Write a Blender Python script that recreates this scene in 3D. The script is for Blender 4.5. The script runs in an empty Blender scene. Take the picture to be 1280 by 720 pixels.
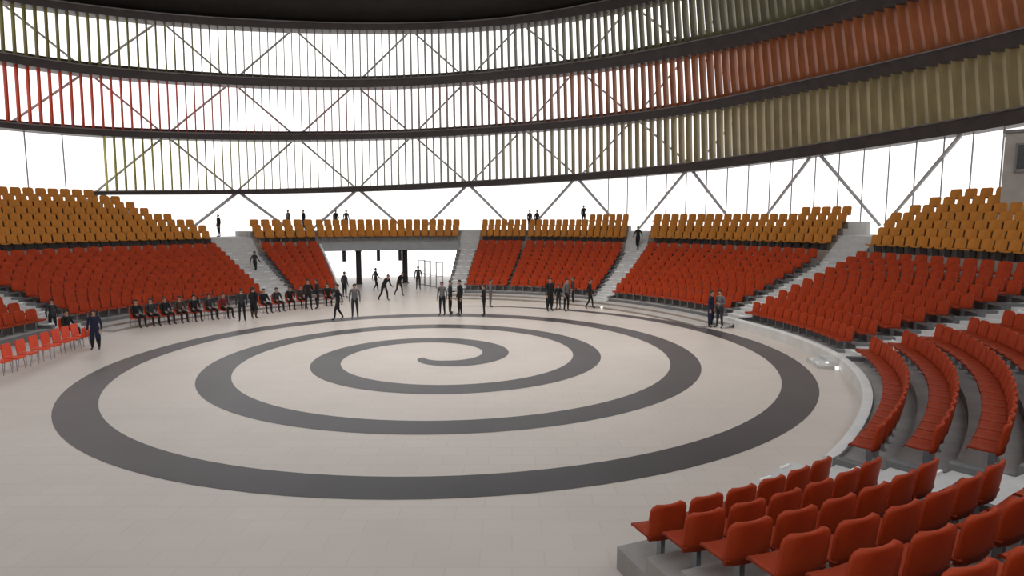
import bpy, bmesh, math, random
from mathutils import Vector, Matrix
from mathutils.bvhtree import BVHTree
random.seed(4)
S = bpy.context.scene
COL = S.collection
PI = math.pi
R = math.radians

# ------------------------------------------------------------------ camera
HC = 5.2            # eye height, metres
F = 793.0           # focal length in pixels of a 1280 wide frame
HOR = 273.0         # horizon row
cam = bpy.data.cameras.new('camera'); camo = bpy.data.objects.new('camera', cam)
COL.objects.link(camo); S.camera = camo
cam.sensor_width = 36.0; cam.lens = 36.0 * F / 1280.0; cam.clip_end = 400; cam.clip_start = 0.05
PITCH = math.atan((360 - HOR) / F)
camo.location = (0, 0, HC); camo.rotation_euler = (PI / 2 - PITCH, 0, 0)
_cp, _sp = math.cos(PITCH), math.sin(PITCH)
def ray(x, y):
    u = (x - 640) / F; v = (360 - y) / F
    return Vector((u, _cp + v * _sp, -_sp + v * _cp))
def at(x, y, z=0.0):
    d = ray(x, y); t = (z - HC) / d.z
    return Vector((d.x * t, d.y * t, z))
def px(p):
    d = Vector(p) - Vector((0, 0, HC))
    w = d.y * _cp - d.z * _sp
    if w < 0.1: return None
    return (640 + F * d.x / w, 360 - F * (d.y * _sp + d.z * _cp) / w)

# ------------------------------------------------------------------ plan
CX, CY = -4.4, 25.8          # centre of the bowl
RF = 31.0                    # facade radius
def pol(th, r, z=0.0):
    a = R(th); return Vector((CX + r * math.cos(a), CY + r * math.sin(a), z))
R0T = [(-100,18.4),(-80,18.4),(-58,18.2),(-45,17.5),(-12,16.9),(0,16.5),(17,16.1),(50,16.6),(75,17.3),(90,17.3),(115,17.0),(130,16.6),(165,16.5),(200,16.5)]
def lerp_tab(T, x):
    if x <= T[0][0]: return T[0][1]
    for (a, va), (b, vb) in zip(T, T[1:]):
        if x <= b:
            t = (x - a) / (b - a)
            return va + (vb - va) * t
    return T[-1][1]
def R0(th):   # smoothed
    return sum(lerp_tab(R0T, th + d) for d in (-8, -4, 0, 4, 8)) / 5
KT = [(-60,0),(-30,.1),(-13,.25),(17,.55),(52,.57),(76,.2),(87,0),(115,0),(123,.1),(129,.1),(140,.05),(168,0)]
def polb(th, r, z=0.0):   # bowl plan: the radial aisles swing slightly with radius
    return pol(th + lerp_tab(KT, th) * max(0, r - R0(th)), r, z)
DRT = [(-57.5,.8),(-51.5,.97),(-15.5,.97),(-11,.8)]
def DR(th): return lerp_tab(DRT, th)
def zrow(i): return .35 + .25 * i
def rrow(th, i): return R0(th) + DR(th) * i
def zup(j): return 3.4 + .4 * j
def rup(th, j): return R0(th) + 10*DR(th) + .75 + .6 * j

# ------------------------------------------------------------------ materials
def mat(name, col, rough=.6, metal=0, noise=.0, nscale=5, col2=None, emit=0, spec=.5, transl=0):
    m = bpy.data.materials.new(name); m.use_nodes = True
    nt = m.node_tree; b = nt.nodes['Principled BSDF']
    b.inputs['Roughness'].default_value = rough; b.inputs['Metallic'].default_value = metal
    b.inputs['Specular IOR Level'].default_value = spec
    c = (*col, 1)
    if noise or col2:
        tc = nt.nodes.new('ShaderNodeTexCoord'); n = nt.nodes.new('ShaderNodeTexNoise')
        n.inputs['Scale'].default_value = nscale; n.inputs['Detail'].default_value = 3
        cr = nt.nodes.new('ShaderNodeValToRGB')
        c2 = col2 or tuple(x * (1 - noise) for x in col)
        cr.color_ramp.elements[0].position = .35; cr.color_ramp.elements[1].position = .68
        cr.color_ramp.elements[0].color = (*c2, 1); cr.color_ramp.elements[1].color = c
        nt.links.new(tc.outputs['Object'], n.inputs['Vector']); nt.links.new(n.outputs['Fac'], cr.inputs['Fac'])
        nt.links.new(cr.outputs['Color'], b.inputs['Base Color'])
    else: b.inputs['Base Color'].default_value = c
    if emit:
        b.inputs['Emission Color'].default_value = c; b.inputs['Emission Strength'].default_value = emit
    if transl:
        t = nt.nodes.new('ShaderNodeBsdfTranslucent'); t.inputs['Color'].default_value = c
        mx = nt.nodes.new('ShaderNodeMixShader'); mx.inputs[0].default_value = transl
        nt.links.new(b.outputs[0], mx.inputs[1]); nt.links.new(t.outputs[0], mx.inputs[2])
        nt.links.new(mx.outputs[0], nt.nodes['Material Output'].inputs['Surface'])
    return m
M = dict(
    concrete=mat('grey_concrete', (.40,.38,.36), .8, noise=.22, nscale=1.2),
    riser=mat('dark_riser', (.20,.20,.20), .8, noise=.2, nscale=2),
    stair=mat('pale_stair', (.62,.61,.59), .7, noise=.15, nscale=3),
    nosing=mat('white_nosing', (.9,.9,.88), .5),
    kerb=mat('white_kerb', (.74,.72,.69), .6, noise=.12, nscale=2),
    step=mat('beige_step', (.50,.46,.43), .6, noise=.2, nscale=2),
    parapet=mat('taupe_parapet', (.36,.30,.25), .7, noise=.2, nscale=2),
    fascia=mat('grey_fascia', (.36,.37,.38), .6, noise=.12, nscale=2),
    black=mat('black_paint_and_gap_shade', (.02,.016,.015), .6),  # also serves as painted shade under the front ochre seats
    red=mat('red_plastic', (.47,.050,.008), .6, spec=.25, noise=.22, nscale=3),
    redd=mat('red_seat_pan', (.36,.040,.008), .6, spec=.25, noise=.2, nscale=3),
    brightred=mat('bright_red_plastic', (.86,.085,.028), .42, noise=.15, nscale=3),
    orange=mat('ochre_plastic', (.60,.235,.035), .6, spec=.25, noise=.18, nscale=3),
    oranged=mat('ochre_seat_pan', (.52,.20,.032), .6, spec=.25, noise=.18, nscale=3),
    steel=mat('grey_bracket', (.35,.36,.38), .4, metal=.6),
    beam=mat('dark_brown_steel', (.050,.037,.034), .55, noise=.3, nscale=1.5),
    flange=mat('grey_flange', (.20,.18,.175), .5, noise=.2, nscale=2),
    brace=mat('grey_brace', (.46,.45,.45), .5, noise=.15, nscale=2),
    mullion=mat('grey_mullion', (.30,.30,.31), .5, noise=.15, nscale=2),
    booth=mat('beige_grey_panel', (.40,.37,.33), .6, noise=.15, nscale=1.5),
    boothglass=mat('dark_booth_glass', (.06,.065,.07), .2, noise=.3, nscale=2),
    ceil=mat('dark_ceiling', (.028,.024,.022), .8, noise=.3, nscale=.6),
    skin=mat('skin', (.45,.26,.18), .6), hair=mat('dark_hair', (.02,.014,.011), .6),
    light=mat('white_lamp', (1,.97,.92), .4, emit=1.2),
    shoe=mat('dark_shoe', (.02,.018,.017), .5),
)
def glass_mat():
    m = bpy.data.materials.new('clear_glass'); m.use_nodes = True; nt = m.node_tree
    nt.nodes.remove(nt.nodes['Principled BSDF'])
    t = nt.nodes.new('ShaderNodeBsdfTransparent'); g = nt.nodes.new('ShaderNodeBsdfGlossy')
    g.inputs['Roughness'].default_value = .05; mx = nt.nodes.new('ShaderNodeMixShader'); mx.inputs[0].default_value = .05
    nt.links.new(t.outputs[0], mx.inputs[1]); nt.links.new(g.outputs[0], mx.inputs[2])
    nt.links.new(mx.outputs[0], nt.nodes['Material Output'].inputs['Surface']); return m
M['glass'] = glass_mat()

def floor_mat():
    m = bpy.data.materials.new('polished_beige_floor'); m.use_nodes = True; nt = m.node_tree; L = nt.links.new
    b = nt.nodes['Principled BSDF']; tc = nt.nodes.new('ShaderNodeTexCoord')
    n = nt.nodes.new('ShaderNodeTexNoise'); n.inputs['Scale'].default_value = .35; n.inputs['Detail'].default_value = 4
    br = nt.nodes.new('ShaderNodeTexBrick'); br.inputs['Scale'].default_value = .5
    br.inputs['Color1'].default_value = (.62,.55,.485,1); br.inputs['Color2'].default_value = (.60,.53,.47,1)
    br.inputs['Mortar'].default_value = (.56,.50,.44,1); br.inputs['Mortar Size'].default_value = .006
    mx = nt.nodes.new('ShaderNodeMix'); mx.data_type = 'RGBA'; mx.blend_type = 'MULTIPLY'; mx.inputs[0].default_value = .35
    cr = nt.nodes.new('ShaderNodeValToRGB'); cr.color_ramp.elements[0].position = .3; cr.color_ramp.elements[1].position = .7
    cr.color_ramp.elements[0].color = (.78,.77,.77,1); cr.color_ramp.elements[1].color = (1,1,1,1)
    L(tc.outputs['Object'], n.inputs['Vector']); L(tc.outputs['Object'], br.inputs['Vector'])
    L(n.outputs['Fac'], cr.inputs['Fac']); L(br.outputs['Color'], mx.inputs[6]); L(cr.outputs['Color'], mx.inputs[7])
    L(mx.outputs[2], b.inputs['Base Color'])
    b.inputs['Roughness'].default_value = .38; b.inputs['Specular IOR Level'].default_value = .35
    return m
M['floor'] = floor_mat()
M['spiral'] = mat('charcoal_inlay', (.055,.050,.050), .36, noise=.25, nscale=.5, spec=.35)

# ------------------------------------------------------------------ helpers
def tag(o, label=None, cat=None, group=None, kind=None):
    if label: o['label'] = label
    if cat: o['category'] = cat
    if group: o['group'] = group
    if kind: o['kind'] = kind
    return o
def empty(name, loc=(0,0,0), rz=0):
    o = bpy.data.objects.new(name, None); COL.objects.link(o); o.location = loc; o.rotation_euler = (0,0,rz)
    o.empty_display_size = .2
    return o
class MB:
    """plain vertex / face collector"""
    def __init__(s): s.v = []; s.f = []; s.mi = []
    def add(s, vs, fs, mi=0):
        n = len(s.v); s.v += [tuple(v) for v in vs]; s.f += [tuple(i + n for i in f) for f in fs]; s.mi += [mi] * len(fs)
    def box(s, c, d, rz=0, mi=0, rx=0, taper=1):
        m = Matrix.Translation(c) @ Matrix.Rotation(rz,4,'Z') @ Matrix.Rotation(rx,4,'X')
        vs = []
        for z in (-.5,.5):
            k = taper if z > 0 else 1
            for x,y in ((-.5,-.5),(.5,-.5),(.5,.5),(-.5,.5)):
                vs.append(m @ Vector((x*d[0]*k, y*d[1]*k, z*d[2])))
        s.add(vs, [(3,2,1,0),(4,5,6,7),(0,1,5,4),(1,2,6,5),(2,3,7,6),(3,0,4,7)], mi)
    def bar(s, a, b, w, h=None, mi=0, up=Vector((0,0,1))):
        a = Vector(a); b = Vector(b); h = h or w; d = (b-a).normalized()
        x = d.cross(up)
        if x.length < 1e-4: x = d.cross(Vector((0,1,0)))
        x.normalize(); y = x.cross(d)
        vs = [p + x*sx*w/2 + y*sy*h/2 for p in (a,b) for sx,sy in ((-1,-1),(1,-1),(1,1),(-1,1))]
        s.add(vs, [(3,2,1,0),(4,5,6,7),(0,1,5,4),(1,2,6,5),(2,3,7,6),(3,0,4,7)], mi)
    def tube(s, a, b, r1, r2=None, n=8, mi=0):
        a = Vector(a); b = Vector(b); r2 = r1 if r2 is None else r2; d = (b-a).normalized()
        x = d.cross(Vector((0,0,1)))
        if x.length < 1e-4: x = Vector((1,0,0))
        x.normalize(); y = d.cross(x)
        vs = [p + (x*math.cos(2*PI*k/n) + y*math.sin(2*PI*k/n))*r for p,r in ((a,r1),(b,r2)) for k in range(n)]
        s.add(vs, [(k,(k+1)%n,n+(k+1)%n,n+k) for k in range(n)] + [tuple(range(n-1,-1,-1)), tuple(range(n,2*n))], mi)
    def sweep(s, ths, prof, mis=None, close=True, pol=None):
        pol = pol or polb
        """prof(th) -> list of (r,z) ; closed profile swept round the bowl"""
        rings = [[pol(t, r, z) for r, z in prof(t)] for t in ths]
        n = len(rings[0]); base = len(s.v)
        for rg in rings: s.v += [tuple(p) for p in rg]
        for i in range(len(rings)-1):
            for k in range(n if close else n-1):
                a = base + i*n + k; b = base + i*n + (k+1) % n
                s.f.append((a, b, b+n, a+n)); s.mi.append(mis[k] if mis else 0)
        if close:
            s.f.append(tuple(base + k for k in range(n-1,-1,-1))); s.mi.append(0)
            s.f.append(tuple(base + (len(rings)-1)*n + k for k in range(n))); s.mi.append(0)
    def mesh(s, name, mats, smooth=False, fix=True):
        me = bpy.data.meshes.new(name); me.from_pydata(s.v, [], s.f)
        for m in (mats if isinstance(mats,(list,tuple)) else [mats]): me.materials.append(m)
        me.polygons.foreach_set('material_index', s.mi)
        if smooth: me.polygons.foreach_set('use_smooth', [True]*len(s.f))
        if fix:
            bm = bmesh.new(); bm.from_mesh(me); bmesh.ops.recalc_face_normals(bm, faces=bm.faces); bm.to_mesh(me); bm.free()
        me.update(); return me
    def build(s, name, mats, parent=None, smooth=False, fix=True):
        o = bpy.data.objects.new(name, s.mesh(name, mats, smooth, fix)); COL.objects.link(o)
        if parent: o.parent = parent
        return o
def frange(a, b, step):
    n = max(1, int(math.ceil(abs(b-a)/step))); return [a + (b-a)*k/n for k in range(n+1)]
def copy_tree(o, parent=None):
    c = o.copy(); COL.objects.link(c)
    if parent: c.parent = parent
    for ch in list(o.children): copy_tree(ch, c)
    return c

# ------------------------------------------------------------------ floor + spiral
mb = MB(); n = 120
mb.add([pol(k*3, 31.6, 0) for k in range(n)] + [pol(k*3, 31.6, -.3) for k in range(n)],
       [tuple(range(n)), tuple(range(2*n-1, n-1, -1))] + [(k, n+k, n+(k+1)%n, (k+1)%n) for k in range(n)])
floor = mb.build('floor', M['floor']); tag(floor, kind='structure')
SX, SY = -.54566954*HC, 4.57234555*HC
mb = MB(); T0, T1, N = -2.5, 20.5, 420
top = []
for k in range(N+1):
    th = T0 + (T1-T0)*k/N
    r = (.40811 + .109329*th)*HC
    w = 1.06*min(1, .25 + (th-T0)/1.9) * min(1, .15 + (T1-th)/1.6)
    for rr in (r-w/2, r+w/2):
        top.append((SX + rr*math.cos(th), SY + rr*math.sin(th), .004))
mb.add(top, [(2*k, 2*k+1, 2*k+3, 2*k+2) for k in range(N)])
sp = mb.build('spiral_inlay', M['spiral'], floor); sp['label'] = 'charcoal grey spiral band'

# ------------------------------------------------------------------ sections
# name, th0, th1, words, [(upper th0, th1, n upper rows)...]
SEC = [
 ('A', -70.5, -57.5, 'near block', []),
 ('B', -51.5, -15.5, 'curved right block', []),
 ('C', -11, 15, 'block below the booth', [(-11,4.2,5),(4.2,11,7),(11,12.2,6),(12.2,13.2,5),(13.2,14.2,4),(14.2,15,3)]),
 ('D', 20, 50.5, 'long right block', [(20,28,5),(28,50.5,4)]),
 ('E', 54.8, 75.9, 'middle block', [(54.8,63,4),(63,75.9,3)]),
 ('F', 75.9, 86, 'narrow block right of the entrance', [(75.9,86,3)]),
 ('G', 114.5, 124, 'narrow block left of the entrance', [(114.5,124,3)]),
 ('H', 130.5, 168, 'big left block', [(130.5,132.5,2),(132.5,134.5,3),(134.5,137,4),(137,139,5),(139,141,6),(141,142.5,7),(142.5,168,8)]),
 ('I', 173, 190, 'left edge block', [(173,190,8)]),
]
ENT = (89.6, 114.5)
NR = 10
def profile_low(th):
    p = [(R0(th)-.45, 0)]
    for i in range(NR):
        p += [(rrow(th,i)-.45, zrow(i)), (rrow(th,i+1)-.45, zrow(i))]
    return p
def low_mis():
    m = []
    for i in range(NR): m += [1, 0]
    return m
def prof_sec(nup):
    def f(th):
        p = profile_low(th)
        r = rrow(th, NR)-.45
        if nup == 0:
            p += [(r, 3.05), (30.4, 3.05), (30.4, 0)]
        else:
            p += [(r, 2.75), (rup(th,0)-.42, 2.75)]
            for j in range(nup):
                p += [(rup(th,j)-.42, zup(j)), ((rup(th,j+1)-.42) if j < nup-1 else 30.4, zup(j))]
            p += [(30.4, 0)]
        return p
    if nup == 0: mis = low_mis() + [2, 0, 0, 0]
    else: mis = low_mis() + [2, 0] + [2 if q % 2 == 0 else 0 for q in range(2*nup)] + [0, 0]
    return f, mis
ORD = ['front','second','third','fourth','fifth','sixth','seventh','eighth','ninth','tenth']
for s, a, b, words, ups in SEC:
    mb = MB()
    for (ua, ub, nu) in (ups or [(a, b, 0)]):
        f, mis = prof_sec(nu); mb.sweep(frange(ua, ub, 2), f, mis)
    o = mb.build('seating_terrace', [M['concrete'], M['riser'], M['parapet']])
    tag(o, 'stepped grey concrete terrace under the seats of the ' + words, 'terrace')
# deck over the entrance
mb = MB()
def f(th):
    p = [(R0(th)+10*DR(th)-.3, 2.7), (R0(th)+10*DR(th)-.3, 3.3), (rup(th,0)-.42, 3.3)]
    for j in range(3): p += [(rup(th,j)-.42, zup(j)), ((rup(th,j+1)-.42) if j < 2 else 30.4, zup(j))]
    return p + [(30.4, 2.7)]
mb.sweep(frange(*ENT, 2), f, [1,0,0]+[1,0]*3+[0,0])
deck = mb.build('entrance_deck', [M['concrete'], M['fascia']])
tag(deck, 'grey concrete deck bridging the entrance under the ochre seats', 'deck')

# stairs: solid stepped wedges between sections
STAIR = [(-57.5,-51.5,'pale steep stair between the near block and the curved right block',0),
         (-15.5,-11,'pale stair between the curved right block and the block below the booth',0),
         (15,20,'wide pale stair climbing up behind the pair in navy and grey',3),
         (50.5,54.8,'straight pale stair between the middle block and the long right block',3),
         (86,89.6,'pale stair just right of the entrance opening',3),
         (124,130.5,'pale stair between the big left block and the narrow block by the entrance',2),
         (168,173,'pale stair at the far left edge beyond the big left block',5)]
def stair_prof(nup):
    def f(th):
        p = [(R0(th)-1.35, 0)]
        r = R0(th)-1.35; z = 0
        ns = 22; r1 = R0(th)+10*DR(th)-.3; 
        for k in range(ns):
            z = 2.75*(k+1)/ns
            p += [(r + (r1-r)*k/ns, z), (r + (r1-r)*(k+1)/ns, z)]
        if nup:
            z0 = 2.75; nn = 4*nup; zt = zup(nup-1); r2 = rup(th, nup-1)
            for k in range(nn):
                z = z0 + (zt-z0)*(k+1)/nn
                p += [(r1 + (r2-r1)*k/nn, z), (r1 + (r2-r1)*(k+1)/nn, z)]
            p += [(30.4, z), (30.4, 0)]
        else: p += [(r1, 3.05), (30.4, 3.05), (30.4, 0)]
        return p
    return f
for a, b, words, nu in STAIR:
    root = empty('aisle_stair', polb((a+b)/2, R0((a+b)/2)-1.35, 0))
    tag(root, words, 'stairs')
    mb = MB(); mb.sweep(frange(a+.02, b-.02, 1.5), stair_prof(nu))
    o = mb.build('steps', M['stair'], root); o.location = -root.location
    mb = MB(); m = (a+b)/2
    pr = stair_prof(nu)(m)
    for k in range(1, 44, 6):
        r, z = pr[k]
        for d in (-.25, .25):
            ang = m + (b-a)*d
            mb = MB(); mb.box(Vector((0,0,.02)), (.05,.34,.04), R(ang))
            o = mb.build('nosing', M['nosing'], root); o.location = polb(ang, r+.06 + (R0(ang)-R0(m)), z) - root.location
    for e in (a+.05, b-.05):   # stepped upstand along each edge: one zigzag slab
        w = .10/R0(e)*180/PI; mb = MB(); lo = []; hi = []
        for k in range(10):
            for q in (0, 1):
                r = rrow(e, k+q)-.45; lo.append((r, zrow(k)-.12)); hi.append((r, zrow(k)+.14))
        prof = lo + hi[::-1]; n = len(prof)
        vs = [polb(e+sx*w, r, z) - root.location for sx in (-1,1) for r, z in prof]
        h_ = n//2
        fs = [(k,(k+1)%n,n+(k+1)%n,n+k) for k in range(n)] + [(k,k+1,n-2-k,n-1-k) for k in range(h_-1)] + [(n+k,n+k+1,2*n-2-k,2*n-1-k) for k in range(h_-1)]
        mb.add(vs, fs); mb.build('side_upstand', M['riser'], root)

# low concentric steps in front of the far and left blocks
STEPZ = [(17,50.5,'below the long right block'),(50.5,89.6,'below the two middle blocks'),(114.5,168,'below the big left block')]
for a, b, words in STEPZ:
    mb = MB()
    mb.sweep(frange(a,b,1.5), lambda t: [(R0(t)-2.3,0),(R0(t)-2.3,.10),(R0(t)-1.4,.10),(R0(t)-1.4,.2),(R0(t)-.5,.2),(R0(t)-.5,0)], [1,0,1,0,0,0])
    tag(mb.build('perimeter_step', [M['step'], M['parapet']]), 'low beige perimeter steps ' + words, 'steps')
# pale ledge round the right side
for a, b, words in ((-51.4,-15.6,'round the foot of the curved right block'),(-15.4,15,'round the foot of the large block beneath the booth')):
    mb = MB()
    mb.sweep(frange(a,b,1.5), lambda t: [(R0(t)-.70,0),(R0(t)-.70,.40),(R0(t)-.66,.44),(R0(t)-.46,.44),(R0(t)-.46,0)])
    tag(mb.build('arena_kerb', M['kerb']), 'pale low arena kerb running ' + words, 'kerb')

# black panels stand in for the shade in the gaps below the first ochre row
for s, a, b, words, ups in SEC:
    if not ups or s == 'I': continue
    root = empty('gap_shade_row', polb((a+b)/2, rup((a+b)/2,0)-.2, 3.4))
    tag(root, 'black shade panels under the front ochre row of the ' + words, 'shade panels')
    th = a + .8
    while th < b-.8:
        r = rup(th,0)-.22
        mb = MB(); mb.box(Vector((0,0,.19)), (.06,.36,.36), R(th))
        o = mb.build('gap_shade', M['black'], root); o.location = polb(th, r, 3.41) - root.location
        th += .60/r*180/PI

# ------------------------------------------------------------------ seats
def seat_meshes(W, pan_m, back_m, H=.44):
    # seat pan: curved shell
    def pan(mb, mi):
        xs = [-W/2, -W/2+.05, 0, W/2-.05, W/2]; ys = [-.27,-.24,-.1,.1,.2]
        top = []; bot = []
        for j, y in enumerate(ys):
            for i, x in enumerate(xs):
                dz = .025*abs(x/(W/2))**2 + (-.035 if j == 0 else 0) - .02*(1-abs(y)/.27)
                inset = .03 if j == 0 and i in (0,4) else 0
                top.append((x*(1-inset), y, .44+dz)); bot.append((x*(1-inset)*.97, y, .40+dz))
        n = len(top); f = []
        for j in range(4):
            for i in range(4):
                a = j*5+i; f += [(a,a+1,a+6,a+5),(n+a+5,n+a+6,n+a+1,n+a)]
        for i in range(4):
            f += [(i+1,i,n+i,n+i+1),(20+i,21+i,n+21+i,n+20+i)]
            f += [(i*5,i*5+5,n+i*5+5,n+i*5),(i*5+9,i*5+4,n+i*5+4,n+i*5+9)]
        mb.add(top+bot, f, mi)
    def back(mb, mi):
        # rounded outline, curved about the sitter, leaning back
        prof = [(-.03,.96),(.08,1),(.25,1),(.36,.98),(.41,.90),(.44,.66)]
        fr = []; bk = []
        for h, k in prof:
            h = h*H/.44
            for i in range(5):
                u = -1 + i*.5
                x = u*W/2*k; y = .19 + .14*h - .05*u*u
                fr.append((x, y, .41+h)); bk.append((x*.98, y+.045, .41+h))
        n = len(fr); f = []
        for j in range(5):
            for i in range(4):
                a = j*5+i; f += [(a,a+1,a+6,a+5),(n+a+5,n+a+6,n+a+1,n+a)]
            f += [(j*5,j*5+5,n+j*5+5,n+j*5),(j*5+9,j*5+4,n+j*5+4,n+j*5+9)]
        for i in range(4): f += [(i+1,i,n+i,n+i+1),(25+i,26+i,n+26+i,n+25+i)]
        mb.add(fr+bk, f, mi)
    def bracket(mb, mi):
        mb.box((0,.06,.2), (.06,.10,.40), mi=mi); mb.box((0,.02,.385), (.30,.30,.03), mi=mi); mb.box((0,.06,.012), (.18,.16,.024), mi=mi)
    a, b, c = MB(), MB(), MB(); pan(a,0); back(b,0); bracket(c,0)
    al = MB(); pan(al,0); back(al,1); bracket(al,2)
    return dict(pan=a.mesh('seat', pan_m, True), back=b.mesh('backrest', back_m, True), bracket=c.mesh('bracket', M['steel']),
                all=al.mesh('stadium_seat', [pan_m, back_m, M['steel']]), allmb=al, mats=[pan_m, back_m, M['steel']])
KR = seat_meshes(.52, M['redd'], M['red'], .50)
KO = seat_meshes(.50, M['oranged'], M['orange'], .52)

def seat_grid(a, b, rf0, pitch):
    """columns line up from row to row, as they do in the bowl"""
    m = (a+b)/2; n = max(1, int((abs(b-a)*PI/180*rf0(m)-.05)/pitch)); d = (b-a)/n
    return [a + d*(k+.5) for k in range(n)], d
def put(th, d, rf, zf, out, info):
    t = polb(th+.5, rf(th+.5)) - polb(th-.5, rf(th-.5))
    wid = (polb(th+d/2, rf(th+d/2)) - polb(th-d/2, rf(th-d/2))).length
    out.append((polb(th, rf(th), zf), math.atan2(t.y, t.x) + PI, info, min(1.28, max(.92, (wid-.055)/.53))))
reds, oras = [], []
for s, a, b, words, ups in SEC:
    ths, d = seat_grid(a+(.25 if s != 'F' else .45), b-(.25 if s != 'E' else .15), lambda t: rrow(t,0), {'A':.60,'G':.47}.get(s,.555))
    for i in range(NR):
        for th in ths: put(th, d, lambda t: rrow(t,i)+.02, zrow(i), reds, (ORD[i], words))
    if ups:
        ths, d = seat_grid(a+.2, b-.2, lambda t: rup(t,0), .60)
        for th in ths:
            nu = [n_ for x, y, n_ in ups if x <= th <= y][0]
            for j in range(nu): put(th, d, lambda t: rup(t,j)-.08, zup(j), oras, (ORD[j], words))
ths, d = seat_grid(ENT[0]+.2, ENT[1]-.1, lambda t: rup(t,0), .60)
for th in ths:
    for j in range(3): put(th, d, lambda t: rup(t,j)-.08, zup(j), oras, (ORD[j], 'deck above the entrance'))
def place_seats(lst, kit, colour, tier):
    vis = []; rest = []
    for p, rz, info, wx in lst:
        q = px(p + Vector((0,0,.6)))
        d = (p - Vector((0,0,HC))).length
        if q and -25 < q[0] < 1305 and -20 < q[1] < 740: vis.append((d, p, rz, info, wx))
        elif d < 60: rest.append((d, p, rz, info, wx))
    vis.sort(key=lambda t: t[0])
    near, far = vis[:300], vis[300:] + rest
    for d, p, rz, info, wx in near:
        lab = '%s stadium seat in the %s %s row of the %s' % (colour, info[0], tier, info[1])
        grp = '%s seats in the %s %s row of the %s' % (colour, info[0], tier, info[1])
        if d < 24:
            r = empty(colour+'_stadium_seat', p, rz); r.scale = (wx,1,1); tag(r, lab, 'seat', grp)
            for nm, k in (('seat','pan'),('backrest','back'),('bracket','bracket')):
                o = bpy.data.objects.new(nm, kit[k]); COL.objects.link(o); o.parent = r
        else:
            o = bpy.data.objects.new(colour+'_stadium_seat', kit['all']); COL.objects.link(o)
            o.location = p; o.rotation_euler = (0,0,rz); o.scale = (wx,1,1); tag(o, lab, 'seat', grp)
    mb = MB(); t = kit['allmb']
    for d, p, rz, info, wx in far:
        m = Matrix.Translation(p) @ Matrix.Rotation(rz,4,'Z') @ Matrix.Diagonal((wx,1,1,1)); n = len(mb.v)
        mb.v += [tuple(m @ Vector(v)) for v in t.v]; mb.f += [tuple(i+n for i in f) for f in t.f]; mb.mi += t.mi
    o = mb.build('distant_seats', kit['mats'], fix=False)
    tag(o, 'distant rows of %s stadium seats round the far side of the bowl' % colour, 'seats', kind='stuff')
    return len(near), len(far)
print('reds', place_seats(reds, KR, 'red', 'lower'))
print('oras', place_seats(oras, KO, 'ochre', 'upper'))

# ------------------------------------------------------------------ loose chairs at the floor edge
def loose_chair():
    r = empty('side_chair')
    s = MB(); s.box((0,0,.45), (.46,.44,.05)); s.box((0,-.215,.435), (.44,.03,.05)); s.build('seat', M['brightred'], r)
    b = MB()
    b.box((0,.225,.70), (.46,.04,.42), rx=-.12); b.box((0,.245,.92), (.40,.04,.05), rx=-.12); b.build('backrest', M['brightred'], r)
    for sx in (-1,1):
        for sy in (-1,1):
            l = MB(); l.tube((sx*.19, sy*.18, .43), (sx*.21, sy*.21, 0), .018, .013, 6); l.build('leg', M['steel'], r)
    return r
proto = loose_chair(); first = [True]
def chair_at(p, face, label, group):
    o = proto if first[0] else copy_tree(proto); first[0] = False
    o.location = p; o.rotation_euler = (0,0,face); tag(o, label, 'chair', group); return o
def face_in(p):   # local -Y looks at the spiral centre
    v = Vector((SX, SY, 0)) - Vector((p[0], p[1], 0)); return math.atan2(v.y, v.x) + PI/2

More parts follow.
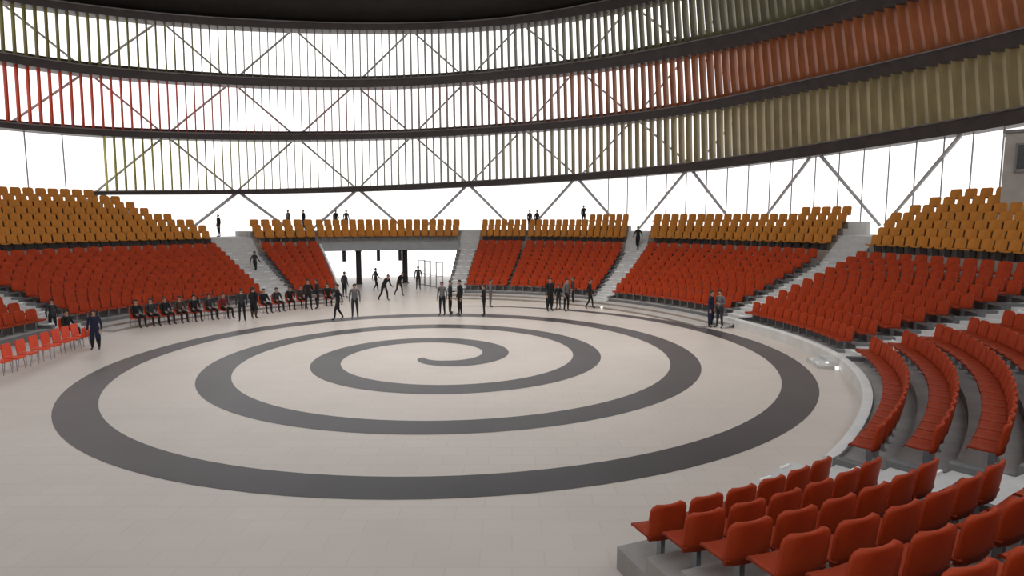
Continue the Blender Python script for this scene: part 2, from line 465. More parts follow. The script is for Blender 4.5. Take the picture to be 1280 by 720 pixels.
# ------------------------------------------------------------------ people
def skin_body(segs, joints, radii, root):
    me = bpy.data.meshes.new('b'); names = list(joints)
    me.from_pydata([joints[k] for k in names], [(names.index(a), names.index(b)) for a,b in segs], [])
    o = bpy.data.objects.new('b', me); COL.objects.link(o)
    sk = o.modifiers.new('s','SKIN'); sk.use_smooth_shade = True
    for k, nme in enumerate(names):
        v = me.skin_vertices[0].data[k]; r = radii[nme]; v.radius = r if isinstance(r, tuple) else (r, r)
        v.use_root = nme == root
    sub = o.modifiers.new('u','SUBSURF'); sub.levels = 1; sub.render_levels = 1
    dg = bpy.context.evaluated_depsgraph_get(); dg.update()
    m2 = bpy.data.meshes.new_from_object(o.evaluated_get(dg))
    bpy.data.objects.remove(o); bpy.data.meshes.remove(me)
    return m2
def joints_for(pose):
    J = dict(pelvis=(0,0,.95), waist=(0,0,1.08), chest=(0,-.005,1.30), neckb=(0,.0,1.46), neck=(0,-.01,1.52), head=(0,-.03,1.62), crown=(0,-.02,1.70))
    def leg(s, hip, knee, ank, toe):
        J['hip'+s]=hip; J['knee'+s]=knee; J['ankle'+s]=ank; J['toe'+s]=toe
    def arm(s, sh, el, wr, hd):
        J['sh'+s]=sh; J['el'+s]=el; J['wr'+s]=wr; J['hand'+s]=hd
    if pose == 'stand':
        for s, q in (('L',1),('R',-1)):
            leg(s,(q*.10,0,.90),(q*.115,-.01,.49),(q*.13,.02,.09),(q*.15,-.13,.035))
            arm(s,(q*.19,0,1.42),(q*.25,.02,1.13),(q*.26,-.05,.89),(q*.26,-.08,.80))
    elif pose == 'talk':
        for s, q in (('L',1),('R',-1)):
            leg(s,(q*.10,0,.90),(q*.13,-.02 if q>0 else .02,.49),(q*.16,.02,.09),(q*.19,-.12,.035))
        arm('L',(.19,0,1.42),(.26,.03,1.14),(.17,-.2,1.13),(.11,-.27,1.17))
        arm('R',(-.19,0,1.42),(-.25,.02,1.13),(-.27,-.04,.89),(-.27,-.07,.80))
    elif pose == 'walk':
        leg('L',(.10,0,.90),(.11,-.15,.51),(.11,-.18,.09),(.12,-.33,.05))
        leg('R',(-.10,0,.90),(-.11,.02,.49),(-.11,.24,.13),(-.12,.14,.03))
        arm('L',(.19,0,1.42),(.25,.17,1.16),(.25,.18,.92),(.25,.16,.83))
        arm('R',(-.19,0,1.42),(-.25,-.10,1.15),(-.24,-.28,.98),(-.23,-.35,.93))
    elif pose == 'sit':
        d = -.43
        for k in list(J): J[k] = (J[k][0], J[k][1]+.06, J[k][2]+d)
        for s, q in (('L',1),('R',-1)):
            leg(s,(q*.10,.03,.53),(q*.14,-.42,.54),(q*.14,-.44,.10),(q*.15,-.59,.035))
            arm(s,(q*.19,.06,.99),(q*.25,-.02,.72),(q*.17,-.25,.66),(q*.15,-.34,.64))
    elif pose == 'lean':
        J.update(waist=(0,-.06,1.06), chest=(0,-.20,1.24), neckb=(0,-.29,1.37), neck=(0,-.33,1.42), head=(0,-.39,1.50), crown=(0,-.40,1.58))
        leg('L',(.10,0,.90),(.11,-.18,.52),(.11,-.20,.10),(.12,-.35,.05))
        leg('R',(-.10,0,.90),(-.11,.08,.50),(-.11,.34,.14),(-.12,.25,.04))
        arm('L',(.19,-.27,1.34),(.26,-.28,1.05),(.23,-.45,.90),(.22,-.52,.86))
        arm('R',(-.19,-.27,1.34),(-.26,-.20,1.05),(-.25,-.30,.83),(-.25,-.34,.75))
    return J
SEGS = [('pelvis','waist'),('waist','chest'),('chest','neckb'),('neckb','neck'),('neck','head'),('head','crown')]
for s in 'LR': SEGS += [('pelvis','hip'+s),('hip'+s,'knee'+s),('knee'+s,'ankle'+s),('ankle'+s,'toe'+s),('neckb','sh'+s),('sh'+s,'el'+s),('el'+s,'wr'+s),('wr'+s,'hand'+s)]
RAD = dict(pelvis=(.15,.12), waist=(.14,.11), chest=(.165,.12), neckb=(.10,.08), neck=.055, head=(.082,.10), crown=(.06,.07))
for s in 'LR': RAD.update({'hip'+s:.10,'knee'+s:.065,'ankle'+s:.042,'toe'+s:(.045,.03),'sh'+s:.068,'el'+s:.048,'wr'+s:.033,'hand'+s:(.035,.022)})
CLOTH = {}
def cloth(name, col):
    if name not in CLOTH: CLOTH[name] = mat(name, col, .85, noise=.3, nscale=9)
    return CLOTH[name]
for nme, c in (('black_cloth',(.012,.011,.013)),('navy_cloth',(.018,.02,.055)),('grey_cloth',(.16,.155,.16)),('charcoal_cloth',(.04,.038,.042)),('dark_red_cloth',(.16,.018,.018)),('brown_cloth',(.07,.045,.035))):
    cloth(nme, c)
PC = {}
def body_mesh(pose, top, bot, coat):
    key = (pose, top, bot, coat)
    if key in PC: return PC[key]
    J = joints_for(pose); rad = dict(RAD)
    if coat:
        rad.update({'hipL':.125,'hipR':.125,'kneeL':.115,'kneeR':.115,'chest':(.18,.135),'waist':(.155,.125)})
    me = skin_body(SEGS, J, rad, 'pelvis')
    bm = bmesh.new(); bm.from_mesh(me)
    def region(c):
        best = None
        for a, b in SEGS:
            A, B = Vector(J[a]), Vector(J[b]); ab = B-A; t = max(0, min(1, (c-A).dot(ab)/ab.length_squared)); d = (A+ab*t-c).length
            if best is None or d < best[0]: best = (d, a, b, t)
        _, a, b, t = best
        if b in ('neck','head','crown'): return 0
        if b[:4] == 'hand': return 0
        if b[:3] == 'toe' or (b[:5] == 'ankle' and t > .9): return 3
        if b[:4] == 'knee' or b[:5] == 'ankle' or b[:3] == 'hip': return 1 if (coat and b[:4] in ('knee','hip'+b[-1])) else 2
        return 1
    for f_ in bm.faces: f_.material_index = region(f_.calc_center_median()); f_.smooth = True
    # face: nose, ears, eyes; five fingers on each hand
    def blob(c, r, mi, sc=(1,1,1)):
        ret = bmesh.ops.create_icosphere(bm, subdivisions=1, radius=r, matrix=Matrix.Translation(c) @ Matrix.Diagonal((*sc,1)))
        for v in ret['verts']:
            for f_ in v.link_faces: f_.material_index = mi; f_.smooth = True
    h = Vector(J['head'])
    blob(h+Vector((0,-.098,-.005)), .018, 0, (.7,1,1.5))
    for q in (-1,1):
        blob(h+Vector((q*.082,.01,0)), .026, 0, (.5,.8,1.3)); blob(h+Vector((q*.032,-.088,.022)), .011, 3)
    blob(h+Vector((0,-.086,-.05)), .02, 4, (1.3,.5,.4))
    for s, q in (('L',1),('R',-1)):
        hd = Vector(J['hand'+s]); d = (hd-Vector(J['wr'+s])).normalized()
        side = Vector((0,1,0)) if abs(d.y) < .8 else Vector((1,0,0))
        side = (side - d*side.dot(d)).normalized()
        for k, (o_, l) in enumerate(((-.03,.065),(-.01,.075),(.01,.07),(.028,.055))):
            blob(hd + side*o_ + d*(.01+l/2), l/2, 0, (.25+.75*abs(d.x), .25+.75*abs(d.y), .25+.75*abs(d.z)))
        blob(hd - side*.045 - d*.015, .025, 0, (.5,.6,1))
    bm.to_mesh(me); bm.free()
    for m in (M['skin'], CLOTH[top], CLOTH[bot], M['shoe'], M['redd']): me.materials.append(m)
    me.name = 'person'
    hb = bmesh.new(); bmesh.ops.create_uvsphere(hb, u_segments=10, v_segments=7, radius=1)
    hm = bpy.data.meshes.new('hair')
    for v in list(hb.verts):
        if v.co.z < -.35 or (v.co.y < -.35 and v.co.z < .3): hb.verts.remove(v)
    for v in hb.verts: v.co = Vector((v.co.x*.093, v.co.y*.112+.012, v.co.z*.115)) + h + Vector((0,.0,.035))
    for f_ in hb.faces: f_.smooth = True
    hb.to_mesh(hm); hb.free(); hm.materials.append(M['hair'])
    PC[key] = (me, hm); return PC[key]
def person(p, face, pose, top, bot, label, h=1.75, coat=False, group=None):
    me, hm = body_mesh(pose, top, bot, coat)
    r = bpy.data.objects.new('person', me); COL.objects.link(r)
    r.location = p; r.rotation_euler = (0,0,face); k = h/1.78; r.scale = (k,k,k)
    hh = bpy.data.objects.new('hair', hm); COL.objects.link(hh); hh.parent = r
    tag(r, label, 'person', group); return r
K, N_, G, C_, B_ = 'black_cloth','navy_cloth','grey_cloth','charcoal_cloth','brown_cloth'
def ground(x, y): return at(x, y, 0)
PEOPLE = [
 # px x, px y of feet, pose, top, trousers, facing deg (0 = toward camera), height, coat, label
 (120,437,'stand',N_,K,20,1.62,True,'person in long navy coat standing alone beside the bright red chairs'),
 (67,418,'stand',C_,K,60,1.62,False,'dark figure standing at the foot of the far left stair'),
 (303,402,'stand',C_,K,-150,1.72,False,'person in charcoal standing among the seated spectators, left of the others standing'),
 (318,398,'stand',K,B_,160,1.68,True,'person in long black coat standing at the right of the charcoal-clad bystander'),
 (386,388,'talk',K,K,30,1.80,False,'tall person in black standing in front of the narrow block'),
 (397,386,'stand',K,C_,-80,1.75,True,'person in black coat close to the tall person in black'),
 (423,400,'walk',K,K,-70,1.90,False,'person in black walking across the entrance mouth towards the spiral'),
 (444,398,'stand',G,C_,10,1.85,False,'person in grey top standing at the left side of the entrance mouth'),
 (431,372,'stand',C_,K,150,1.75,False,'figure in charcoal just inside the left side of the entrance'),
 (480,376,'lean',K,K,60,1.85,False,'person in black bending forward inside the entrance'),
 (499,370,'lean',K,C_,50,1.80,False,'person bending forward behind the other stooping figure, by the right entrance column'),
 (523,362,'stand',C_,C_,180,1.75,False,'grey distant figure deep inside the entrance at its right side'),
 (470,364,'walk',C_,K,120,1.70,False,'distant figure in charcoal walking deep inside the entrance'),
 (553,394,'stand',G,K,-20,1.85,False,'person with grey top and black trousers, leftmost of the trio by the entrance stair'),
 (563,392,'talk',C_,K,90,1.88,False,'person in charcoal in the middle of the trio by the entrance stair'),
 (575,394,'stand',K,K,-60,1.95,False,'person all in black, rightmost of the trio by the entrance stair'),
 (605,395,'talk',K,K,-80,1.72,False,'person in black in the front of the pair right of the trio'),
 (613,384,'stand',G,G,100,1.70,False,'person in light grey standing just behind a person in black'),
 (687,389,'stand',K,K,30,1.92,True,'person in long black coat, leftmost of the five by the middle block'),
 (698,386,'stand',K,C_,-30,1.45,False,'shorter dark figure second from the left of the five by the middle block'),
 (708,389,'talk',G,K,50,1.88,False,'person in grey jacket at the centre of the five by the middle block'),
 (716,380,'stand',C_,K,-100,1.70,False,'charcoal-clad person behind the grey jacket near the middle block'),
 (737,386,'walk',K,K,80,1.75,False,'person in black striding at the foot of the straight pale stair'),
 (888,409,'stand',N_,N_,50,1.80,True,'person in long navy coat, left of the pair at the right floor edge'),
 (899,410,'talk',G,C_,-60,1.85,False,'person in grey jacket, right of the pair at the right floor edge'),
]
for x, y, pose, a, b, fc, h, coat, lab in PEOPLE:
    person(ground(x, y), R(fc), pose, a, b, lab, h, coat)
# red bag carried by the navy coat
pb = ground(120,437) + Vector((-.36,-.02,0))
mb = MB(); mb.box(pb+Vector((0,0,.70)), (.16,.30,.36), taper=.85); mb.bar(pb+Vector((0,-.08,.88)), pb+Vector((0.05,0,.98)), .02); mb.bar(pb+Vector((0,.08,.88)), pb+Vector((0.05,0,.98)), .02)
tag(mb.build('shoulder_bag', M['brightred']), 'red bag held by the person in long navy coat', 'bag')

# seated spectators with their chairs along the left edge of the floor
SEATED = [(172,409),(190,407),(208,405),(226,403),(244,401),(263,399),(281,398),(331,391),(347,389),(363,387),(377,385),(410,382)]
DESC = ['first','second','third','fourth','fifth','sixth','seventh','eighth','ninth','tenth','eleventh','twelfth']
cl = [K, C_, K, B_, K, C_, 'dark_red_cloth', K, C_, K, B_, K]
for k, (x, y) in enumerate(SEATED):
    p = ground(x, y); fz = face_in(p) + R(random.uniform(-12,12))
    q = 'from left in the row before the big left block'
    chair_at(p, fz, 'red chair under the %s spectator %s' % (DESC[k], q), 'red chairs of the seated spectators')
    person(p, fz, 'sit', cl[k], K, 'seated spectator in %s, %s %s' % (cl[k].replace('_cloth','').replace('_',' '), DESC[k], q), 1.8, group='seated spectators by the left edge of the floor')
p = at(86,425); fz = face_in(p)
chair_at(p, fz, 'red chair under the hunched person beside the far left stair', 'red chairs of the seated spectators')
person(p, fz, 'sit', K, K, 'hunched person in black sitting at the end of the bright red chairs', 1.75)
# empty bright red chairs, bottom left
EMPT = [(2,468),(19,463),(36,457),(52,451),(66,446),(79,441),(91,437),(102,433)]
for k, (x, y) in enumerate(EMPT):
    p = at(x, y); v = at(x+15, y-5.2)-p
    chair_at(p, math.atan2(v.y, v.x), 'empty bright red chair, %s from the left edge of the floor' % DESC[k], 'empty bright red chairs at the left edge')

# people on the upper concourse and stairs
def raised(x, z, th_r=None, r=29.6):
    d = (x-640)/F
    # intersect the column of sight with the circle of radius r
    a = 1+d*d; b = -2*(d*CX+CY); c = CX*CX+CY*CY-r*r
    y = (-b+math.sqrt(b*b-4*a*c))/(2*a); return Vector((d*y, y, z))
UP = [(275,zup(1),28.6,'stand',K,'dark figure at the head of the pale stair left of the narrow block'),
      (381,zup(2),29.2,'stand',K,'lone dark figure on the upper walkway behind the narrow ochre block'),
      (362,zup(2),29.4,'stand',G,'faint grey figure on the upper walkway left of a lone dark figure'),
      (421,zup(2),29.0,'talk',K,'left one of two dark figures on the walkway above the entrance'),
      (434,zup(2),29.1,'stand',C_,'right one of two dark figures on the walkway above the entrance'),
      (662,zup(2),29.0,'stand',C_,'slim charcoal figure on the walkway above the middle block, left of a taller one'),
      (671,zup(2),29.2,'talk',K,'taller black figure on the walkway above the middle block'),
      (729,zup(3),29.6,'stand',K,'lone black figure on the walkway above the right part of the middle block')]
for x, z, r, pose, c, lab in UP:
    person(raised(x, z, r=r), R(random.uniform(-60,60)), pose, c, K, lab, 1.72)
person(raised(797, 2.9, r=24.8), R(-40), 'walk', K, K, 'person in black climbing the straight pale stair near its top', 1.75)
person(raised(318, 1.42, r=21.0), R(150), 'walk', C_, K, 'person in charcoal climbing the pale stair left of the narrow block', 1.62)

# small white lamps at the right floor edge
for k, (x, y, w) in enumerate([(925,404,'at the foot of the wide right stair'),(1034,458,'on the floor by the kerb, left of its twin'),(1046,464,'on the floor by the kerb, right of its twin'),(752,386,'at the foot of the straight pale stair')]):
    p = at(x, y); r = empty('floor_lamp', p); tag(r, 'small white lamp ' + w, 'lamp')
    b = MB(); b.tube((0,0,0),(0,0,.05),.10,.08,12); b.build('base', M['kerb'], r)
    b = MB(); b.tube((0,0,.05),(0,0,.15),.05,.065,12); b.build('lamp_head', M['light'], r)

# ------------------------------------------------------------------ facade rings (heights traced on a leaning drum)
LEAN = [0, .55, 1.5, 2.6]
def lean(th, k):   # leans inwards, more on the right
    s = max(0, min(1, (135-th)/110)); return RF - LEAN[k]*(.15+.85*s)
RING = [
 [(-60,244,5),(120,241,5),(300,240,6),(430,237,7),(640,227,8),(860,209,12),(984,192,15),(1119,170,19),(1280,142,23),(1500,95,28)],
 [(-160,136,11),(0,154,12),(100,163,13),(215,168,13),(430,170,12),(640,160,13),(860,135,18),(984,108,22),(1119,78,28),(1280,38,34),(1500,-30,44)],
 [(-160,38,18),(0,67,18),(100,84,18),(215,95,17),(320,101,16),(430,104,16),(640,92,17),(740,80,20),(860,58,26),(984,30,30),(1119,-12,36),(1280,-72,44),(1500,-170,56)],
 [(-160,-45,16),(0,-8,16),(215,22,16),(350,31,15),(430,34,13),(530,34,13),(620,30,14),(700,18,18),(860,-20,26),(984,-62,32),(1119,-125,38),(1280,-215,46),(1500,-350,60)],
]
def hit(x, r):
    d = (x-640)/F; a = 1+d*d; b = -2*(d*CX+CY); c = CX*CX+CY*CY-r*r
    y = (-b+math.sqrt(b*b-4*a*c))/(2*a); return d*y, y
RT = []
for k, pts in enumerate(RING):
    t = []
    for x, y, w in pts:
        r = RF
        for _ in range(4):
            X, Y = hit(x, r); th = math.degrees(math.atan2(Y-CY, X-CX)); th += 360 if th < -120 else 0; r = lean(th, k)
        # image (x,y) with pitch: depth along view axis
        dr = ray(x, y); z = HC + dr.z * (Y/dr.y)
        dr2 = ray(x, y + w); z2 = HC + dr2.z * (Y/dr2.y)
        t.append((th, z, (z-z2)))
    t.sort(); RT.append(t)
def ring_z(k, th):
    T = [(a, z) for a, z, w in RT[k]]
    return sum(lerp_tab(T, th+d) for d in (-5,-2.5,0,2.5,5))/5
def ring_h(k, th):
    return lerp_tab([(a, w) for a, z, w in RT[k]], th)
print('ring th', [round(a) for a, z, w in RT[1]], 'z', [round(z,1) for a, z, w in RT[1]])
TH_A, TH_B = -12, 172
WORDS = ['lowest','second','third','topmost']
for k in range(4):
    b = 143.5 if k == 0 else TH_B
    root = empty('ring_beam', pol(90, lean(90,k), ring_z(k,90)))
    tag(root, 'dark brown steel ring beam of the facade, %s of the four' % WORDS[k], 'beam')
    def web(t):
        r, z, h = lean(t,k), ring_z(k,t), ring_h(k,t)*1.05
        if k == 0: return [(r-.75,z-h/2),(r-.75,z+h*.35),(r+.35,z+h*.35),(r+.35,z-h/2)]
        return [(r-1.0,z-h/2),(r-1.0,z+h*.08),(r-.02,z+h*.08),(r-.02,z+h/2),(r+.35,z+h/2),(r+.35,z-h/2)]
    mb = MB(); mb.sweep(frange(TH_A, b, 1.5), web, pol=pol)
    o = mb.build('web', M['beam'], root); o.location = -root.location
    def fl(t):
        r, z, h = lean(t,k), ring_z(k,t), ring_h(k,t)*1.05
        rr = r-.75 if k == 0 else r-1.0; zz = z+h*(.35 if k == 0 else .08)
        return [(rr-.08,zz-.04),(rr-.08,zz+.04),(rr+.1,zz+.04),(rr+.1,zz-.04)]
    mb = MB(); mb.sweep(frange(TH_A, b, 1.5), fl, pol=pol)
    o = mb.build('flange', M['flange'], root); o.location = -root.location

# louvre fins between the beams
FINC = [dict(R=(.37,.29,.135), L=(.60,.56,.10), Mi=(.22,.21,.19)),  # left-hand tints brighter and more saturated: backlight painted into the colour
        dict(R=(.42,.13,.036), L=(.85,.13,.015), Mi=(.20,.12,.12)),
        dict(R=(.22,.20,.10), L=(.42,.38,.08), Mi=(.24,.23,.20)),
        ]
def fin_mat(t, th, memo={}):
    key = (t, int(th//12))
    if key in memo: return memo[key]
    c = FINC[t]; c3 = FINC[t]
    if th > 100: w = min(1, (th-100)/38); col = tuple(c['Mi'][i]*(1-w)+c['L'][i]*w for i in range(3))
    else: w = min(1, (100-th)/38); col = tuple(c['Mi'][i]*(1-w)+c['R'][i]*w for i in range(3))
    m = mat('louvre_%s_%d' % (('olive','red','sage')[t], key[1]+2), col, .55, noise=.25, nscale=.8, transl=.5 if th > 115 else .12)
    memo[key] = m; return m
FROT = R(-10)
SPC = .62/31*180/PI
SECT = [(-1,0),(-.7,-.75),(-.1,-1.2),(.5,-.9),(1,0),(.5,.9),(-.1,1.2),(-.7,.75)]
for t in range(3):
    root = empty('louvre_screen', pol(90, lean(90,t), ring_z(t,90)))
    tag(root, ['olive vertical louvre screen in the lowest storey of the facade','red vertical louvre screen in the middle storey of the facade','sage and yellow vertical louvre screen in the top storey of the facade'][t], 'louvres')
    fins = []; th = TH_A + .5
    while th < (142.5 if t == 0 else TH_B-.5):
        rb, rt = lean(th,t)-.5, lean(th,t+1)-.5
        zb = ring_z(t,th) + ring_h(t,th)*(.09 if t else .37); zt = ring_z(t+1,th) - ring_h(t+1,th)*.5
        a = R(th); d = Vector((math.cos(a+FROT), math.sin(a+FROT), 0)); nrm = Vector((-d.y, d.x, 0))
        P0, P1 = pol(th, rb, zb), pol(th, rt, zt)
        fins.append((th, P0, P1, d, nrm)); th += SPC*(1+.24*max(0,min(1,(50-th)/38)))
    def shown(f):
        q = px((f[1]+f[2])/2); q0 = px(f[1])
        ok = q and -20 < q[0] < 1300 and q0[1] > -5
        return (0 if ok else 1, (f[1]-Vector((0,0,HC))).length)
    fins.sort(key=shown)
    rest = {}
    for i, (th, P0, P1, d, nrm) in enumerate(fins):
        D, T = .40 + .15*max(0, min(1, (64-th)/25)), (.03+.035*max(0,min(1,(th-118)/30)) if th > 85 else .03+.055*min(1,(85-th)/45))
        # lens-shaped blade section
        vs = [p + d*sx*D + nrm*sy*T for p in (P0, P1) for sx, sy in SECT]
        n8 = len(SECT)
        fs = [tuple(range(n8-1,-1,-1)), tuple(range(n8,2*n8))] + [(q,(q+1)%n8,n8+(q+1)%n8,n8+q) for q in range(n8)]
        if i < 100:
            mb = MB(); mb.add([v - root.location for v in vs], fs); mb.build('fin', fin_mat(t, th), root, smooth=False)
        else:
            rest.setdefault(fin_mat(t, th).name, []).append(vs)
    mb = MB(); ml = []
    for nm, L in rest.items():
        ml.append(bpy.data.materials[nm])
        for vs in L: mb.add([v - root.location for v in vs], fs, len(ml)-1)
    if ml:
        o = mb.build('distant_fins', ml, root); o['kind'] = 'stuff'

# diagonal braces outside the louvres
NODE = 8.87; base = 89.0
def brace(k0, th0, k1, th1, z0=None, label='', group=''):
    A = pol(th0, lean(th0,k0)+.75, ring_z(k0,th0) if z0 is None else z0)
    if k1 is None: B = pol(th1, RF+.1, 4.7)
    else: B = pol(th1, lean(th1,k1)+.75, ring_z(k1,th1))
    mb = MB(); c = A; mb.tube(Vector((0,0,0)), B-A, .085, .085, 8)
    o = mb.build('diagonal_brace', M['brace']); o.location = A
    tag(o, label, 'brace', group)
for i in range(-8, 10):
    th = base + NODE*i; nx = th + NODE
    if th < TH_A or nx > TH_B: continue
    def where(t):
        q = px(pol(t, RF, 10)); 
        if not q: return 'outside the frame'
        x = q[0]
        for lim, w in ((0,'past the left end of the facade'),(110,'at the left end of the facade'),(230,'over the big left block'),(330,'over the pale left stair'),(410,'over the narrow block'),(560,'over the entrance'),(640,'over the entrance stair'),(760,'over the middle block'),(860,'over the straight pale stair'),(1090,'over the long right block'),(1240,'by the booth')):
            if x < lim: return w
        return 'behind the control booth'
    m = (th+nx)/2
    for t in range(3):
        up = (i + t) % 2 == 0
        if t == 0 and m > 142: continue
        lo, hi = (th, nx) if up else (nx, th)
        lab = 'grey brace rising %s behind the %s louvres, %s' % ('leftward' if up else 'rightward', ('olive','red','sage')[t], where(m))
        brace(t, lo, t+1, hi, label=lab, group='diagonal braces of the %s storey' % ('lowest','middle','top')[t])
    # clerestory inverted V under the lowest beam: hangs from even nodes
    if i % 2 == 0: hi_, lo_ = th, nx
    else: hi_, lo_ = nx, th
    if hi_ < 144:
        A = pol(hi_, RF-.15, ring_z(0,hi_)); B = pol(lo_, RF-.15, 3.5 if lo_ > 40 else 4.6)
        mb = MB(); mb.tube((0,0,0), (B-A)*.97, .13, .10, 8)
        o = mb.build('diagonal_brace', M['brace']); o.location = A
        tag(o, 'grey brace in the glazed band, %s, falling %s' % (where(m), 'left' if lo_ > hi_ else 'right'), 'brace', 'diagonal braces of the clerestory')
# clerestory mullions
def mull(th, label, top=None):
    z1 = (ring_z(0,th) if th < 144 else ring_z(1,th)) - .1
    A = pol(th, 30.75, 4.2); mb = MB(); mb.tube((0,0,0), (0,0,z1-4.2), .045, .045, 6)
    o = mb.build('mullion', M['mullion']); o.location = A
    tag(o, label, 'mullion', 'slender mullions of the clerestory')
ths = frange(-10, 66, 3.1)
for j, t in enumerate(ths): mull(t, 'slender grey glazing mullion %s' % ('behind the ochre seats of the block by the booth' if t < 16 else 'above the wide right stair' if t < 21 else 'behind the ochre seats of the long right block' if t < 51 else 'behind the middle block'))
for j, t in enumerate(frange(146, 170, 4)): mull(t, 'slender grey glazing mullion behind the ochre seats at the far left')

# glass skin
mb = MB()
mb.sweep(frange(TH_A, 143.5, 3), lambda t: [(RF+.15, 3.2), (RF+.15, ring_z(0,t))], close=False, pol=pol)
mb.sweep(frange(143.5, TH_B, 3), lambda t: [(RF+.15, 3.2), (RF+.15, ring_z(1,t))], close=False, pol=pol)
tag(mb.build('window_1', M['glass']), kind='structure')
# low wall under the glass
mb = MB(); mb.sweep(frange(TH_A-3, 89.5, 2), lambda t: [(30.45,0),(30.45,3.4),(31.3,3.4),(31.3,0)], pol=pol)
mb.sweep(frange(114.6, 195, 2), lambda t: [(30.45,0),(30.45,3.4),(31.3,3.4),(31.3,0)], pol=pol)
tag(mb.build('wall_perimeter', M['kerb']), kind='structure')

# unseen wall added behind the viewpoint to keep sky light off the near seats
mb = MB(); mb.sweep(frange(172.6, 347, 3), lambda t: [(31.0,0),(31.0,14),(31.4,14),(31.4,0)], pol=pol)
tag(mb.build('wall_light_block', M['booth']), kind='structure')

# ceiling: dark annulus, its unseen oculus added to let sky light onto the floor
mb = MB()
RI, ZI = 14.0, 25.5
angs = frange(-100, 260, 4)
def zc(t):
    if t < TH_A: w = min(1, (TH_A-t)/30); return ring_z(3,TH_A)*(1-w)+24*w
    if t > TH_B: w = min(1, (t-TH_B)/30); return ring_z(3,TH_B)*(1-w)+24*w
    return ring_z(3,t)
mb.sweep(angs[:-1]+[259.99], lambda t: [(lean(t,3)+.3, zc(t)+.1), (RI, ZI), (RI, ZI+.3), (lean(t,3)+.3, zc(t)+.4)], pol=pol)
tag(mb.build('ceiling', M['ceil']), kind='structure')

# ------------------------------------------------------------------ entrance columns, hanging signs, parapet glass
for x, r, w in ((448,25.6,'left'),(506,25.8,'right')):
    p = raised(x, 0, r=r); mb = MB(); mb.tube((0,0,0),(0,0,2.7),.22,.22,14); mb.tube((0,0,0),(0,0,.06),.30,.28,14); mb.tube((0,0,2.6),(0,0,2.7),.24,.28,14)
    o = mb.build('entrance_column', M['black']); o.location = p; tag(o, 'black round column in the entrance, the %s one' % w, 'column')
for x, w in ((430,'left of the left black column'),(473,'between the two black columns'),(500,'touching the right black column')):
    p = raised(x, 2.7, r=25.0); mb = MB(); mb.box((0,0,-.42), (.26,.12,.84)); mb.bar((0,0,-.02),(0,0,0),.3,.16)
    o = mb.build('hanging_sign', M['black']); o.location = p; tag(o, 'narrow black panel hanging from the deck, ' + w, 'sign')
# glazed screens at the right side of the entrance
for k, (x, r) in enumerate(((527,24),(534,23.2),(541,22.4),(549,21.4))):
    p = raised(x, 0, r=r); root = empty('door_leaf', p, R(20))
    root.scale = (.8,.8,.85)
    tag(root, 'glazed door leaf with grey frame at the right of the entrance, %s from the left' % DESC[k], 'door', 'glazed door leaves of the entrance')
    mb = MB()
    for sx in (-.32,.32): mb.box((sx,0,1.15), (.06,.06,2.3))
    for z in (.05,1.05,2.27): mb.box((0,0,z), (.64,.05,.06))
    mb.build('frame', M['mullion'], root)
    mb = MB(); mb.box((0,0,1.15), (.58,.012,2.2)); mb.build('pane', M['glass'], root)
# white side wall of the passage (left)
mb = MB(); a = pol(114.35, R0(114.4)-.3); b = pol(114.35, 30.0)
mb.bar(a+Vector((0,0,1.3)), b+Vector((0,0,1.3)), .12, 2.6)
mb.v = [(x, y, min(z, .5+ .32*( (Vector((x,y,0))-a).length ))) if False else (x,y,z) for x,y,z in mb.v]
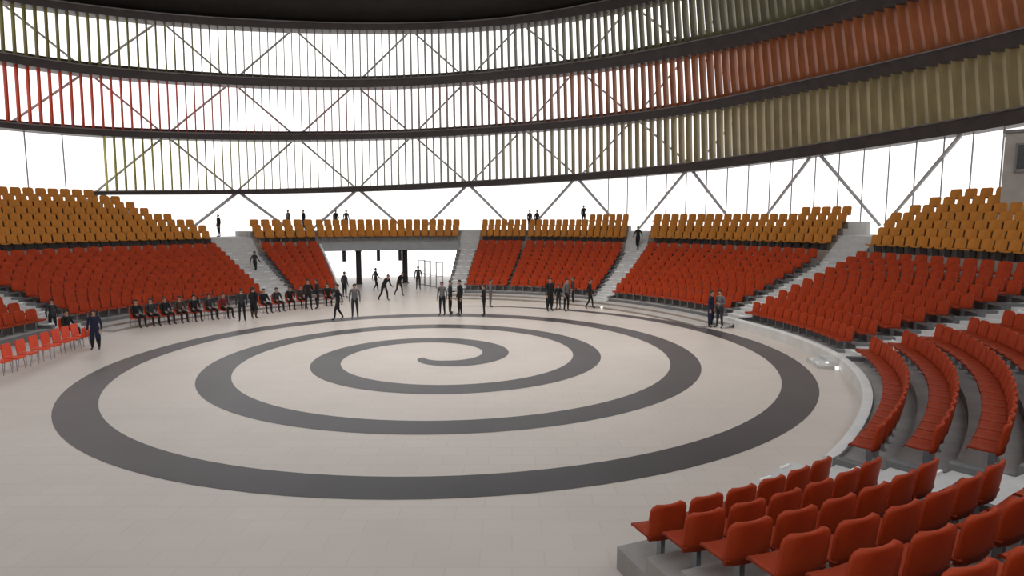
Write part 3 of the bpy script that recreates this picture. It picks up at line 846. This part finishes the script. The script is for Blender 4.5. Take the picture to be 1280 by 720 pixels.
# follow the rake: front top lowered
mb = MB(); n_ = Vector((-math.sin(R(114.35)), math.cos(R(114.35)), 0))*.06
za, zb_ = .95, 3.3; c = pol(114.35, R0(114.4)+7.8)
vs = []
for s in (-1,1):
    for p_, z in ((a,0),(a,za),(c,zb_),(c,0)): vs.append(p_ + n_*s + Vector((0,0,z)))
mb.add(vs, [(0,1,2,3),(7,6,5,4),(0,4,5,1),(1,5,6,2),(2,6,7,3),(3,7,4,0)])
tag(mb.build('wall_passage', M['nosing']), kind='structure')

# ------------------------------------------------------------------ control booth, right edge
bp = raised(1290, 0, r=28.4); d = (pol(9.0,1)-pol(9.0,0))
root = empty('control_booth', (24.72, 30.4, zup(4)), R(-39)); tag(root, 'beige grey control booth with a dark window standing above the right seats', 'booth')
mb = MB(); mb.box((0,0,2.1), (2.4,1.8,4.2)); mb.box((0,0,-.95), (2.2,1.6,1.9)); mb.build('cabin', M['booth'], root)
mb = MB(); mb.box((0,0,4.25), (2.6,2.0,.14)); mb.build('roof', M['flange'], root)
mb = MB(); mb.box((.15,-.92,3.05), (1.7,.05,1.1)); mb.build('window_pane', M['boothglass'], root)
mb = MB()
for z in (2.36,3.64): mb.box((.15,-.94,z), (1.84,.07,.08))
for x in (-.74,1.04): mb.box((x,-.94,3.0), (.08,.07,1.36))
mb.build('window_frame', M['flange'], root)

# ------------------------------------------------------------------ light
w = bpy.data.worlds.new('world'); S.world = w; w.use_nodes = True; nt = w.node_tree
bg = nt.nodes['Background']; bg.inputs['Strength'].default_value = 1.72
tc = nt.nodes.new('ShaderNodeTexCoord'); sp2 = nt.nodes.new('ShaderNodeSeparateXYZ'); cr = nt.nodes.new('ShaderNodeValToRGB')
nt.links.new(tc.outputs['Generated'], sp2.inputs[0]); nt.links.new(sp2.outputs['Z'], cr.inputs['Fac']); nt.links.new(cr.outputs['Color'], bg.inputs['Color'])
cr.color_ramp.elements[0].color = (1,.97,.95,1); cr.color_ramp.elements[1].color = (.93,.96,1,1); cr.color_ramp.elements[1].position = .8
sun = bpy.data.lights.new('sun','SUN'); sun.energy = 1.2; sun.angle = R(25); sun.color = (1,.95,.88)
so = bpy.data.objects.new('sun', sun); COL.objects.link(so); so.rotation_euler = (R(14), R(-10), 0)
S.view_settings.view_transform = 'Standard'; S.view_settings.look = 'None'; S.view_settings.exposure = 0
S.cycles.max_bounces = 5; S.cycles.diffuse_bounces = 3; S.cycles.transparent_max_bounces = 12
